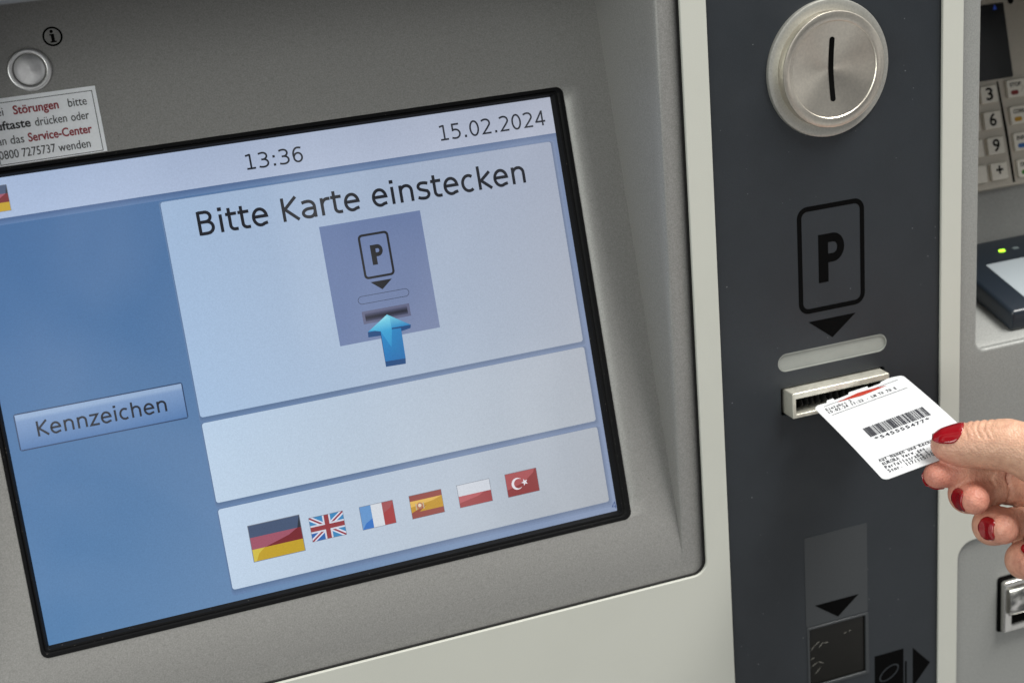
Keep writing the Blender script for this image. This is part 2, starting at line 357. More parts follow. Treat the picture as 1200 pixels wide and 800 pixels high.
# plain sans lettering of the screen, drawn as strokes (units of 1/2048 em)
def ell(cx, cy, rx, ry, a0, a1, n=16): return [(cx+rx*math.cos(R(a0+(a1-a0)*k/n)), cy+ry*math.sin(R(a0+(a1-a0)*k/n))) for k in range(n+1)]
_n = [[(278, 0), (278, 1120)], [(278, 600)] + ell(660, 680, 382, 372, 180, 90, 8) + ell(680, 700, 352, 352, 90, 0, 8) + [(1032, 0)]]
GL = {
 'B': (1405, [[(293, 0), (293, 1493)], [(293, 1407), (680, 1407)] + ell(720, 1108, 330, 299, 90, -90, 10) + [(293, 809)], [(680, 809)] + ell(740, 448, 400, 361, 90, -90, 12) + [(293, 87)]]),
 'K': (1343, [[(293, 0), (293, 1493)], [(1200, 1480), (400, 770), (1250, 10)]]),
 'i': (569, [[(285, 0), (285, 1120)], [(285, 1323), (285, 1556)]]),
 't': (803, [[(283, 1438), (283, 380)] + ell(543, 340, 260, 262, 180, 270, 8) + [(754, 78)], [(40, 1050), (754, 1050)]]),
 'e': (1260, [[(205, 600)] + [(1060, 600)] + ell(632, 560, 428, 500, 4, 300, 26) + [(1085, 175)]]),
 'a': (1255, [[(200, 1000), (400, 1045), (560, 1056)] + ell(600, 690, 412, 366, 88, 0, 10) + [(1012, 0)], [(1012, 592), (700, 592)] + ell(640, 328, 428, 264, 90, 270, 14) + ell(660, 440, 352, 376, 270, 350, 8)]),
 'r': (842, [[(278, 0), (278, 1120)], [(278, 600)] + ell(660, 640, 382, 396, 180, 95, 8) + [(842, 1030)]]),
 'n': (1298, _n), 'h': (1298, [[(278, 0), (278, 1556)], _n[1]]),
 's': (1067, [[(905, 985), (740, 1040), (560, 1058)] + ell(480, 835, 260, 223, 90, 200, 8) + [(330, 660), (540, 590), (760, 520)] + ell(610, 320, 285, 258, 50, -90, 10) + [(480, 62), (300, 90), (130, 160)]]),
 'c': (1126, [ell(640, 560, 435, 500, 52, 308, 22)]),
 'k': (1186, [[(278, 0), (278, 1556)], [(1060, 1115), (400, 590), (1110, 5)]]),
 'z': (1075, [[(110, 1050), (900, 1050), (160, 74), (990, 74)]]),
 '0': (1303, [ell(651, 745, 424, 690, 90, 450, 32)]),
 '1': (1303, [[(681, 85), (681, 1490)], [(254, 1345), (681, 1432)], [(260, 85), (1110, 85)]]),
 '2': (1303, [[(160, 1320), (380, 1410), (560, 1435)] + ell(600, 1060, 425, 374, 90, -28, 12) + [(700, 560), (250, 85), (1110, 85)]]),
 '3': (1303, [[(190, 1360), (400, 1420), (560, 1432)] + ell(600, 1110, 380, 322, 90, -90, 12) + [(420, 790)], [(600, 790)] + ell(610, 425, 440, 362, 85, -90, 12) + [(480, 63), (300, 90), (150, 140)]]),
 '4': (1303, [[(880, 0), (880, 1490)], [(870, 1440), (180, 440), (190, 425), (1190, 425)]]),
 '5': (1303, [[(1010, 1407), (320, 1407), (320, 850)] + ell(560, 480, 470, 420, 110, -90, 14) + [(400, 70), (160, 130)]]),
 '6': (1303, [ell(670, 490, 390, 425, 90, 450, 26), [(1060, 1370), (900, 1420), (760, 1432)] + ell(720, 780, 470, 652, 92, 200, 14)]),
 '.': (651, [[(320, 0), (320, 240)]]), ':': (690, [[(345, 0), (345, 240)], [(345, 800), (345, 1040)]])}
def stroke_text(body, wgt):
    vs, fs = [], []; pen = 0; lay_ = 0
    for ch in body:
        if ch == ' ': pen += 651; continue
        adv, strokes = GL[ch]
        for st in strokes:
            pts = [np.array(st[0], float)]
            for p in st[1:]:
                if np.hypot(*(np.array(p)-pts[-1])) > 6: pts.append(np.array(p, float))
            wd = wgt*(1.25 if (ch in '.:' or (ch == 'i' and st[0][1] > 1200)) else 1); lay_ += 1; k0 = len(vs); n_ = len(pts)
            closed = np.hypot(*(pts[0]-pts[-1])) < 8 and n_ > 5
            for i_, p in enumerate(pts):
                d0 = pts[i_]-pts[i_-1] if i_ else ((pts[-1]-pts[-2]) if closed else pts[1]-pts[0]); d1 = pts[i_+1]-pts[i_] if i_ < n_-1 else ((pts[1]-pts[0]) if closed else d0)
                d0 = d0/np.hypot(*d0); d1 = d1/np.hypot(*d1); mt = d0+d1; mt = mt/max(np.hypot(*mt), 1e-6); nn = np.array([-mt[1], mt[0]]); ln = wd/2/max(.45, nn@np.array([-d0[1], d0[0]]))
                for sg in (1, -1): q_ = p+nn*sg*ln; vs.append((q_[0]+pen, q_[1], lay_*2e-7))
            for i_ in range(n_-1): a_ = k0+2*i_; fs.append((a_, a_+1, a_+3, a_+2))
        pen += adv
    return mesh_from(vs, fs)
def uitext(name, body, a, bpt, top, col=(20, 25, 34), wgt=184):
    u0, v = S(*a); u1, v2 = S(*bpt); h = S(*top)[1]-v
    me = stroke_text(body, wgt); xs = [q_.co.x for q_ in me.vertices]; A_, B_ = min(xs), max(xs); sx = (u1-u0)/(B_-A_); sy = h/1493
    me.transform(Matrix(((sx, 0, 0, u0-A_*sx), (0, sy, 0, (v+v2)/2), (0, 0, 1, 0), (0, 0, 0, 1)))); me.transform(UIT); paint(me, col)
    return obj(name, me, m_ui, screen)
uitext('screen_clock', '13:36', (289.6, 199), (356, 189.6), (287.4, 181))
uitext('screen_date', '15.02.2024', (516.7, 165.4), (639.6, 146.7), (514.4, 147.4), (34, 38, 46))
uitext('screen_headline', 'Bitte Karte einstecken', (234, 275.8), (616.7, 214.6), (229, 248), (22, 25, 32), 208)
uitext('screen_page_number', '4', (717, 596), (723, 594.5), (716, 588), (80, 98, 140))
# number-plate button
K0, K1, K2, K3 = -.2018, -.1201, .1380, .1564
ui_loops('screen_button_edge', [rrect(K0, K1, K2, K3, .0012, 4)], 2.2, (44, 66, 100))
ui_grid('screen_button', (K0+.0006, K1-.0006, K2+.0006, K3-.0006), 3, lambda i, j: lerp((82, 120, 170), (128, 156, 196), j**.8) if j < .9 else (146, 172, 206), 4, 10)
uitext('screen_button_text', 'Kennzeichen', (44.8, 510.5), (196.5, 482), (42.3, 492.8), (18, 24, 36), 210)
# card pictogram
Q = (-.0381, .0160, .1591, .2213)
ui_grid('screen_picture', Q, 3, bil((108, 126, 166), (124, 136, 168), (98, 118, 160), (104, 121, 160)), 6, 6)
def srect(a, b2, c2, d2):
    q = [S(*p) for p in (a, b2, c2, d2)]; return (q[0][0]+q[3][0])/2, (q[1][0]+q[2][0])/2, (q[2][1]+q[3][1])/2, (q[0][1]+q[1][1])/2
x0, x1, y0, y1 = srect((418.8, 275.4), (454.5, 270), (462.8, 322), (427, 327.7))
ui_loops('screen_card_outline', [rrect(x0, x1, y0, y1, .0022, 5), rrect(x0+.0012, x1-.0012, y0+.0012, y1-.0012, .0012, 5)], 4, (10, 12, 16))
def pglyph(x0, x1, y0, y1, stem, bar):
    h = y1-y0; yb = y0+h*.40; rad = (y1-yb)/2; cx = x1-rad*.85
    out = [(x0, y0), (x0+stem, y0), (x0+stem, yb)]
    for k in range(13): a = R(-90+180*k/12); out.append((cx+rad*.85*math.cos(a), (yb+y1)/2+rad*math.sin(a)))
    out.append((x0, y1)); ri = rad-bar
    hole = [(x0+stem, (yb+y1)/2-ri)] + [(cx+ri*.8*math.cos(R(-90+180*k/8))-.0, (yb+y1)/2+ri*math.sin(R(-90+180*k/8))) for k in range(9)] + [(x0+stem, (yb+y1)/2+ri)]
    return [out, hole]
px0, py0 = S(437.5, 310.6); px1, py1 = S(447.9, 292.5); py1 = S(432, 287.8)[1]
ui_loops('screen_letter_p', pglyph(px0-.0002, px1+.0002, py0, py1, .0027, .0021), 4, (10, 12, 16))
ui_poly('screen_card_arrow', [S(434, 330.7), S(448.2, 338.9), S(459.2, 326.3)], 4, (12, 14, 18))
pl, pr = S(419.3, 352.4), S(479.3, 342.2); pc = (pl[1]+pr[1])/2
ui_loops('screen_lens_outline', [rrect(pl[0], pr[0], pc-.0021, pc+.0021, .0021, 6), rrect(pl[0]+.00025, pr[0]-.00025, pc-.00185, pc+.00185, .00185, 6)], 4, (40, 48, 66))
x0, x1, y0, y1 = srect((423.7, 365.4), (479.3, 355.2), (481.5, 369.8), (426.2, 380))
ui_grid('screen_slot_frame', (x0, x1, y0, y1), 4, lambda i, j: (96, 100, 128), 2, 2)
ui_grid('screen_slot', (x0+.0014, x1-.0014, y0+.0012, y1-.0012), 4.6, lambda i, j: lerp((24, 26, 40), (84, 88, 116), min(1, abs(j-.45)*2)), 2, 8)
A = [(453.2, 368.4), (431, 389), (445.9, 387.5), (451.6, 423.4), (475.2, 419.6), (469.7, 384.2), (481.2, 380.3)]; Au = [S(*p) for p in A]
dx, dy = -.0004, -.0028
ui_poly('screen_arrow_side', [(Au[1][0], Au[1][1]), (Au[1][0]+dx*.6, Au[1][1]+dy), (Au[2][0]+dx, Au[2][1]+dy*.9), (Au[3][0]-.0002, Au[3][1]+dy), (Au[4][0]-.0004, Au[4][1]+dy), (Au[4][0], Au[4][1]), (Au[5][0], Au[5][1]+dy*.6), (Au[6][0]-.0004, Au[6][1]+dy*.6), Au[6], Au[0]], 5.2, (22, 70, 122))
ui_poly('screen_arrow_head', [Au[0], Au[1], Au[6]], 5.8, [(120, 205, 226), (40, 150, 205), (38, 124, 184)])
ui_poly('screen_arrow_shaft', [Au[2], Au[3], Au[4], Au[5]], 5.8, [(34, 136, 196), (28, 112, 178), (30, 106, 168), (38, 124, 184)])
ui_poly('screen_arrow_gloss', [lerp(Au[0], Au[1], .08), lerp(Au[0], Au[1], .9), lerp(Au[2], Au[3], .02), lerp(lerp(Au[2], Au[3], .3), Au[4], .4), lerp(Au[2], Au[5], .55), lerp(lerp(Au[0], Au[6], .16), Au[2], .1)], 6.2, [(150, 220, 234), (74, 178, 216), (58, 160, 210), (40, 140, 198), (56, 158, 206), (120, 206, 228)])
# flags
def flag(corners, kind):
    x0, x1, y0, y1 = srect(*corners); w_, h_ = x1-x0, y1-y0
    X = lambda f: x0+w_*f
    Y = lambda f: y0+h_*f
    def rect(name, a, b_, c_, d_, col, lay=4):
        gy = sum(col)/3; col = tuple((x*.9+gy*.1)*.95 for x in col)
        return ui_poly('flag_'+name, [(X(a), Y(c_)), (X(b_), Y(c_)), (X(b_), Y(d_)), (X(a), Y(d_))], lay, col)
    rect('edge', -.012, 1.012, -.018, 1.018, (120, 126, 140), 3.4)
    if kind == 'de':
        rect('stripe', 0, 1, .667, 1, (44, 50, 62)); rect('stripe', 0, 1, .333, .667, (128, 34, 40)); rect('stripe', 0, 1, 0, .333, (206, 168, 28))
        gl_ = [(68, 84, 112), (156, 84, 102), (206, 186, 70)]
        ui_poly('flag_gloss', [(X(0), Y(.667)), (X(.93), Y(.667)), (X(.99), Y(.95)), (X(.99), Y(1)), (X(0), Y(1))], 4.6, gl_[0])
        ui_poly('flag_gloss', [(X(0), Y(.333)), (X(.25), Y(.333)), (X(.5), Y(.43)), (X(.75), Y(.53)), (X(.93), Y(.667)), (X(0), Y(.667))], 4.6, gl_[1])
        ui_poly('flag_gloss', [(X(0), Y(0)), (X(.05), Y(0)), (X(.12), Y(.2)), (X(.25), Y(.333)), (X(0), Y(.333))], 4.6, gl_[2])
    elif kind == 'gb':
        rect('field', 0, 1, 0, 1, (58, 140, 200)); wht, red = (216, 220, 234), (146, 58, 70)
        rect('field', 0, .45, 0, .35, (44, 104, 186), 4.1)
        for (a, b_) in (((0, 1), (1, 0)), ((0, 0), (1, 1))):
            for ww, cc, ly in ((.115, wht, 4.5), (.045, red, 4.8)):
                (ax, ay), (bx, by) = a, b_; s = 1 if ay < by else -1
                ui_poly('flag_saltire', [(X(ax), Y(ay)), (X(ax+ww*.9), Y(ay)), (X(bx), Y(by-s*ww*1.1)), (X(bx), Y(by)), (X(bx-ww*.9), Y(by)), (X(ax), Y(ay+s*ww*1.1))], ly, cc)
        for ww, cc, ly in ((.115, wht, 5.1), (.068, (158, 58, 64), 5.4)):
            rect('cross', .5-ww, .5+ww, 0, 1, cc, ly); rect('cross', 0, 1, .5-ww*1.45, .5+ww*1.45, cc, ly)
    elif kind == 'fr':
        rect('stripe', 0, .333, 0, 1, (98, 154, 216)); rect('stripe', .333, .667, 0, 1, (220, 226, 234)); rect('stripe', .667, 1, 0, 1, (172, 82, 84))
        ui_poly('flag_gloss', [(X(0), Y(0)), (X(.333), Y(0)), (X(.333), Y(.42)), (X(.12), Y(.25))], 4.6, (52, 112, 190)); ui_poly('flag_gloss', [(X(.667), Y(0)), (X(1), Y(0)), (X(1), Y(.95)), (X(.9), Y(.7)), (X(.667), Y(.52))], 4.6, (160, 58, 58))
    elif kind == 'es':
        rect('stripe', 0, 1, 0, 1, (156, 70, 60)); rect('stripe', 0, 1, .25, .75, (208, 160, 50))
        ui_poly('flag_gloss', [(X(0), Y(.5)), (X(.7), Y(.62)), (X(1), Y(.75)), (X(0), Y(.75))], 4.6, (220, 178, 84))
        ui_loops('flag_emblem', [circle(X(.28), Y(.5), w_*.10, 14)], 4.8, (170, 110, 84)); ui_loops('flag_emblem', [circle(X(.28), Y(.52), w_*.055, 10)], 5.1, (222, 206, 178))
        rect('emblem', .15, .18, .34, .62, (196, 178, 150), 5.0); rect('emblem', .38, .41, .34, .62, (196, 178, 150), 5.0)
    elif kind == 'pl':
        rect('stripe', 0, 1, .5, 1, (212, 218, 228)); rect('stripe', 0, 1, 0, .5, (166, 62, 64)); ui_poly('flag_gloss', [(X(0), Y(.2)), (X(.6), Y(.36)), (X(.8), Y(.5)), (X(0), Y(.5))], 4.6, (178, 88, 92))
    else:
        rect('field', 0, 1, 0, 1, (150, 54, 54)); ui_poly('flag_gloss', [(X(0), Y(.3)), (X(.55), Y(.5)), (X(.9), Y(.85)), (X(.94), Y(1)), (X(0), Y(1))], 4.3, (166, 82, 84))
        rr = h_*.26; c1 = circle(X(.34), Y(.5), rr, 20)
        cres = [(X(.34)+rr*math.cos(R(a)), Y(.5)+rr*math.sin(R(a))) for a in range(38, 323, 12)] + [(X(.34)+rr*.24+rr*.8*math.cos(R(a)), Y(.5)+rr*.8*math.sin(R(a))) for a in range(310, 49, -12)]
        ui_loops('flag_crescent', [cres], 4.8, (226, 222, 228))
        ui_loops('flag_star', [[(X(.58)+h_*(.16 if k % 2 == 0 else .065)*math.cos(R(180+36*k)), Y(.5)+h_*(.16 if k % 2 == 0 else .065)*math.sin(R(180+36*k))) for k in range(10)]], 4.8, (226, 222, 228))
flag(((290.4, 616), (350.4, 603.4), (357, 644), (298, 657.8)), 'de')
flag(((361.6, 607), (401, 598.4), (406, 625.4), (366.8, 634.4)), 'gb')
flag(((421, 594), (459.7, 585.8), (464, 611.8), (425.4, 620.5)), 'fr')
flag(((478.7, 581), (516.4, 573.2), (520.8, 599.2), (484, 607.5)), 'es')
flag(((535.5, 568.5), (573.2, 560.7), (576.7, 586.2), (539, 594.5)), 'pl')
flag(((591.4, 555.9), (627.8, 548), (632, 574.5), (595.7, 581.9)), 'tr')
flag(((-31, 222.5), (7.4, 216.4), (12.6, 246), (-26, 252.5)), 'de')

# ---------------- call button, info mark and sticker on the plate
bu, bv = plate_pt(34.5, 82)
me = lathe([(.0104, -.001), (.0104, .0006), (.0102, .0011), (.0098, .0014), (.0083, .0015), (.0080, .0013), (.0079, -.0004), (.0078, -.0009), (.0076, -.0010)], 56); me.transform(PLATE() @ Matrix.Translation((bu, bv, 0)))
ring_o = obj('call_button_ring', me, m_btn, mach, True, 'silver ring of the round call button'); autosmooth(ring_o, 50)
me = lathe([(.0074, -.0012), (.0074, .0000), (.0072, .0004), (.0066, .0005), (.005, .00062), (.003, .00072), (.0012, .00077), (.0003, .00078)], 56); me.transform(PLATE() @ Matrix.Translation((bu, bv, 0)))
cap = obj('call_button_cap', me, m_btn, ring_o, True); autosmooth(cap, 50)
iu, iv = plate_pt(61.5, 43)
def on_plate(name, loops, material, parent, w_=.0001, label=None):
    me = curve_mesh(loops, .0001); me.transform(PLATE(w_)); return obj(name, me, material, parent, label=label)
on_plate('info_mark', [circle(iu, iv, .0047), circle(iu, iv, .0038)], m_print, mach)
on_plate('info_mark_letter', [circle(iu-.0002, iv+.0024, .0008, 16)], m_print, mach)
on_plate('info_mark_letter', [[(iu-.0013, iv+.0012), (iu+.0008, iv+.0012), (iu+.0008, iv-.0022), (iu+.0015, iv-.0022), (iu+.0015, iv-.0029), (iu-.0014, iv-.0029), (iu-.0014, iv-.0022), (iu-.0007, iv-.0022), (iu-.0007, iv+.0005), (iu-.0013, iv+.0005)]], m_print, mach)
sTR, sBR = plate_pt(111, 100.5), plate_pt(126, 177); sw = .052
dv = np.array(sBR)-np.array(sTR); sh = float(np.hypot(*dv)); sa = math.atan2(dv[0], -dv[1])
SM = PLATE(.0003) @ Matrix.Translation((sTR[0], sTR[1], 0)) @ Matrix.Rotation(sa, 4, 'Z')
me = curve_mesh([[(-sw, -sh), (0, -sh), (0, 0), (-sw, 0)]], .0002); me.transform(SM); stick = obj('notice_sticker', me, m_sticker, mach, label='white notice sticker with red and black German text')
def sloc(px, py):
    v = SM.inverted() @ (PLATE(.0003) @ Vector((*plate_pt(px, py, .0003), 0))); return v.x, v.y
me = curve_mesh([[(-sw+.0018, -sh+.0005), (-.0018, -sh+.0005), (-.0018, -.0020), (-sw+.0018, -.0020)], [(-sw+.0021, -sh+.0008), (-.0021, -sh+.0008), (-.0021, -.0023), (-sw+.0021, -.0023)]], .0001); me.transform(SM @ Matrix.Translation((0, 0, .0001))); obj('sticker_border', me, m_stext, stick)
SMT = SM @ Matrix.Translation((0, 0, .0002))
def stext(body, a, bpt, material, caph, bold=0.):
    u0, v0 = sloc(*a); u1, v1 = sloc(*bpt); text('sticker_text', body, SMT, u0, u1, (v0+v1)/2, caph, material, stick, bold)
hC = .0040
def sx_at(px, py): return sloc(px/4, py/4)
z4 = lambda x, y: (x/4, y/4)
stext('Störungen', z4(64, 537), z4(277, 508), m_sred, hC, .022); stext('bitte', z4(322, 502), z4(409, 491), m_stext, hC)
stext('Bei', z4(-42, 552), z4(18, 543), m_stext, hC)
stext('Ruftaste', z4(-50, 618), z4(147, 595), m_stext, hC, .02); stext('drücken', z4(167, 592), z4(316, 571), m_stext, hC); stext('oder', z4(336, 569), z4(420, 557), m_stext, hC)
stext('an', z4(-6, 684), z4(32, 679), m_stext, hC); stext('das', z4(52, 676), z4(116, 668), m_stext, hC); stext('Service-Center', z4(135, 664), z4(434, 622), m_sred, hC, .02)
stext('0800', z4(0, 752), z4(91, 737), m_stext, hC); stext('7275737', z4(107, 735), z4(264, 713), m_stext, hC); stext('wenden', z4(277, 711), z4(427, 690), m_stext, hC)

# ---------------- dark centre strip
LX0, LX1, LZ = .1936, .2624, -.00605; LR = .0052
SLX0, SLX1, SLZ0, SLZ1 = .1948, .2610, -.0368, -.0206
WX0, WX1, WZ0, WZ1 = .2081, .2480, -.2142, -.1745
CX, CZ = .2275, .1514
strip = slab('centre_strip', [rrect(V2-.004, V3+.004, ZB+.02, ZT-.02, 0), rrect(LX0, LX1, LZ-LR, LZ+LR, LR, 10), rrect(SLX0, SLX1, SLZ0, SLZ1, .0012, 4), rrect(WX0, WX1, WZ0, WZ1, .0008, 3)], FRONT(.0021), .002, m_dark, mach, .00015, 'anthracite centre strip with coin slot and ticket slot')
FR = FRONT(.0020)
def on_strip(name, loops, material, parent=strip, th=.00012, w_=.0001, label=None):
    me = curve_mesh(loops, th); me.transform(FRONT(.0021-w_)); return obj(name, me, material, parent, label=label)
on_strip('card_outline_print', [rrect(.20746, .24872, .01946, .07938, .0062, 8), rrect(.20746+.0027, .24872-.0027, .01946+.0027, .07938-.0027, .0036, 8)], m_print)
on_strip('letter_p_print', pglyph(.2201, .2361, .0357, .0627, .0060, .0049), m_print)
on_strip('triangle_print', [[(.2131, .0147), (.2279, .0032), (.2427, .0147)]], m_print)
on_strip('banknote_print', [[(.2529, -.245), (.2731, -.245), (.2731, -.2052), (.2529, -.2052)], [(.263+.0068*math.cos(R(a))+.0012*math.sin(R(a)), -.2192+.0050*math.sin(R(a))+.0016*math.cos(R(a))) for a in range(0, 360, 10)], [(.263+.0058*math.cos(R(a))+.0012*math.sin(R(a)), -.2192+.0040*math.sin(R(a))+.0016*math.cos(R(a))) for a in range(0, 360, 10)]], m_print)
on_strip('banknote_line_print', [[(.2742, -.245), (.2754, -.245), (.2754, -.2145), (.2742, -.2145)]], m_print)
on_strip('triangle_print', [[(.2797, -.2065), (.2797, -.2340), (.2920, -.2200)]], m_print)
# label foil above the scanner window (its square code is left out) and the window
lab = on_strip('scan_label', [rrect(.2069, .2484, -.1729, -.1150, .001, 3)], m_foil, strip, .0002, .0002, 'grey foil label with a black triangle')
on_strip('triangle_print', [[(.2129, -.1599), (.2282, -.1711), (.2423, -.1599)]], m_print, strip, .0001, .0003)
me = boxmesh(WX0-.001, WX1+.001, .0032, .005, WZ0-.001, WZ1+.001); win = obj('scanner_window', me, m_glass, mach, label='small dark scanner window with scratches')
slab('scanner_window_frame', [rrect(WX0-.0008, WX1+.0008, WZ0-.0008, WZ1+.0008, .001, 3), rrect(WX0+.0007, WX1-.0013, WZ0+.0010, WZ1-.0006, .0006, 3)], FRONT(.0016), .0014, m_foil, win, .0003)
for (ax, az, bx, bz) in ((.2095, -.1905, .2135, -.1865), (.213, -.187, .2165, -.185), (.2155, -.1895, .2188, -.1862), (.2185, -.187, .2225, -.1872), (.2100, -.2010, .2150, -.1985), (.2150, -.1985, .219, -.2005), (.2125, -.2065, .2170, -.2025), (.2095, -.196, .213, -.195), (.2325, -.1845, .2345, -.1838), (.236, -.1838, .2375, -.1833)):
    d = np.array([bx-ax, bz-az]); nn = np.array([-d[1], d[0]])/np.hypot(*d)*.00016
    lp = [(ax, az), (ax+d[0]*.5+nn[0], az+d[1]*.5+nn[1]), (bx, bz), (ax+d[0]*.5-nn[0], az+d[1]*.5-nn[1])]
    me = curve_mesh([lp], .00006); me.transform(FRONT(.00312)); obj('scratch', me, m_scratch, win)
# frosted lens in its slot-shaped recess
me = curve_mesh([rrect(LX0-.001, LX1+.001, LZ-LR-.001, LZ+LR+.001, LR+.001, 10)], .001); me.transform(FRONT(.0030)); obj('indicator_lens', me, m_lens, mach, label='frosted grey pill shaped indicator lens')
slab('indicator_lens_rim', [rrect(LX0+.00002, LX1-.00002, LZ-LR+.00002, LZ+LR-.00002, LR, 10), rrect(LX0+.0004, LX1-.0004, LZ-LR+.0004, LZ+LR-.0004, LR-.0004, 10)], FRONT(.0021), .0008, m_lens, mach)

# coin unit
me = lathe([(.0357, .0), (.0357, .0016), (.0354, .0022), (.0349, .0024), (.0330, .0023), (.0306, .0020), (.0296, .0019)], 96)
me.transform(FRONT(.0021) @ Matrix.Translation((CX, CZ, 0))); cring = obj('coin_slot_ring', me, m_steel2, mach, True, 'wide satin metal ring round the coin slot'); autosmooth(cring, 40)
prof = [(.0300, .0010), (.0300, .0066), (.0298, .0073), (.0293, .0076), (.0253, .0077), (.0249, .0075), (.0246, .0070)]
def dishz(r_): f = 1-min(r_, .0246)/.0246; return .0070-.0034*(1-(1-f)**1.5)
prof += [(.0246*(1-f), dishz(.0246*(1-f))) for f in (.02, .08, .2, .35, .5, .65, .8, .92, .985)]
me = lathe(prof, 96); me.transform(FRONT(.0021) @ Matrix.Translation((CX, CZ, 0))); cplate = obj('coin_slot_plate', me, m_steel, mach, True, 'round dished metal coin plate with vertical slot'); autosmooth(cplate, 40)
# slot: black strip following the dish
vs, fs = [], []; N = 40
for i in range(N+1):
    tt = -math.cos(math.pi*i/N); zz = tt*.0166; hw = .00140*math.sqrt(max(0, 1-max(0, (abs(tt)-.92)/.08)**2))+1e-5
    for sx in (-1, 1): vs.append((sx*hw, zz, dishz(math.hypot(hw, zz))+.00030))
for i in range(N): fs.append((2*i, 2*i+1, 2*i+3, 2*i+2))
me = mesh_from(vs, fs); me.transform(FRONT(.0021) @ Matrix.Translation((CX, CZ, 0))); cs = obj('coin_slot_opening', me, m_black, cplate)
md = cs.modifiers.new('s', 'SOLIDIFY'); md.thickness = .0005; md.offset = -1

# ticket slot: metal bezel standing proud of a black hole
EX0, EX1, EZ0, EZ1, EY = .1972, .2586, -.0362, -.0214, -.0066
obj('ticket_slot_well', mesh_from([(SLX0-.001, .03, SLZ0-.001), (SLX1+.001, .03, SLZ0-.001), (SLX1+.001, .03, SLZ1+.001), (SLX0-.001, .03, SLZ1+.001), (SLX0-.001, .0025, SLZ0-.001), (SLX1+.001, .0025, SLZ0-.001), (SLX1+.001, .0025, SLZ1+.001), (SLX0-.001, .0025, SLZ1+.001)], [(0, 1, 2, 3), (0, 4, 5, 1), (1, 5, 6, 2), (2, 6, 7, 3), (3, 7, 4, 0)]), m_black, mach)
bez = slab('ticket_slot_bezel', [rrect(EX0, EX1, EZ0, EZ1, .0008, 3), rrect(EX0+.0022, EX1-.0022, EZ0+.0024, EZ1-.0036, .0004, 3)], FRONT(EY), .022, m_brass, mach, .0006, 'worn nickel bezel of the ticket slot')
for k in range(15):
    x = EX0+.003+k*.0039; s = random.uniform(-.0008, .0008)
    me = mesh_from([(x, .002, EZ0+.0022), (x+.0026, .0035, EZ0+.0022), (x+.0020+s, .001, EZ1-.0035), (x+.0009+s, -.0028+random.uniform(-.001, .001), EZ0+.0058)], [(0, 1, 2, 3)])
    o = obj('brush_flap', me, m_bristle, bez); md = o.modifiers.new('s', 'SOLIDIFY'); md.thickness = .0003
me = boxmesh(EX0+.001, EX1-.001, .006, .0065, EZ0+.001, EZ1-.001); obj('brush_backing', me, m_bristle, bez)

# ---------------- right-hand payment recess
OX0, OX1, OZ0, OZ1 = .3229, .494, -.0238, .179  # unseen top edge of the opening set low to shade the recess
card_sur = slab('payment_surround', [rrect(V4-.003, .505, AZ0-.003, .403, .001), rrect(OX0, OX1, OZ0, OZ1, .006, 8)], FRONT(.0028), .15, m_moldr, mach, .0016, 'silver painted surround of the card terminal recess')
autosmooth(card_sur, 40)
Y2 = .088                                # depth of the tilted terminal plate at z = 0
def P2M(off=0): return Matrix(((1, 0, 0, 0), (0, ST, -CT, Y2-CT*off), (0, CT, ST, ST*off), (0, 0, 0, 1)))
def p2_pt(px, py, off=0):
    nn = np.array([0, -CT, ST]); o = np.array([0, Y2, 0])+nn*off; v = ray(px, py); p = CAM+v*(((o-CAM)@nn)/(v@nn)); return p[0], (p-o)@np.array([0, ST, CT])
me = curve_mesh([rrect(OX0-.002, OX1+.002, OZ0-.01, OZ1+.01, .001)], .002); me.transform(P2M()); obj('terminal_plate', me, m_moldr, mach)
PO = .004
pb = p2_pt(1148, 225, PO)[1]
padx0 = p2_pt(1140, 150, PO)[0]-.045; padx1 = padx0+.105
pr_ = p2_pt(1192, 0, PO)
me = curve_mesh([rrect(padx0, padx1, pb, pb+.16, .004, 5)], .008, .0012); me.transform(P2M(PO)); pad = obj('pin_pad', me, m_pad, mach, label='metal pin pad with dark display and coloured function keys')
def on_pad(name, loops, material, th, w_, bev=0., label=None):
    me = curve_mesh(loops, th, bev); me.transform(P2M(PO+w_)); return obj(name, me, material, pad, label=label)
a = p2_pt(1187, 90, PO); b_ = p2_pt(1176, 3, PO)
on_pad('pin_pad_display', [rrect(a[0]-.05, a[0], a[1], b_[1], .0006, 2)], m_lcd, .0004, .0004)
c = p2_pt(1165, 9, PO); on_pad('display_arrow', [[(c[0]-.0014, c[1]-.0014), (c[0]+.0014, c[1]-.0014), (c[0], c[1]+.0016)]], m_blueled, .0001, .0006)
d_ = p2_pt(1184, 1, PO); on_pad('screw_mark', [circle(d_[0], d_[1], .0022, 12)], m_print, .0001, .0002)
KW = .0062
PM = P2M(PO+.0026+.0001)
cols_c = [p2_pt(1158, 111, PO), p2_pt(1160.5, 142, PO), p2_pt(1164, 173, PO), p2_pt(1168.5, 201, PO)]
kx = sum(c[0] for c in cols_c)/4; k0, k3 = cols_c[0][1], cols_c[3][1]
for i, ch in enumerate('369+'):
    zc = k0+(k3-k0)*i/3
    key = on_pad('key', [rrect(kx-KW, kx+KW, zc-.0056, zc+.0056, .0012, 4)], m_key, .0030, .0026, .0007)
    me_h = .0074
    text('key_legend', ch, PM, kx-.0026, kx+.0026, zc-me_h/2+(.0002 if ch != '+' else .0008), me_h, m_print, pad, .02)
    for q in (1, 2):
        on_pad('key', [rrect(kx-KW-q*.0155, kx+KW-q*.0155, zc-.0056, zc+.0056, .0012, 4)], m_key, .0030, .0026, .0007)
fc = [p2_pt(1187, 104, PO), p2_pt(1190, 135, PO), p2_pt(1193, 166, PO), p2_pt(1197, 197, PO)]
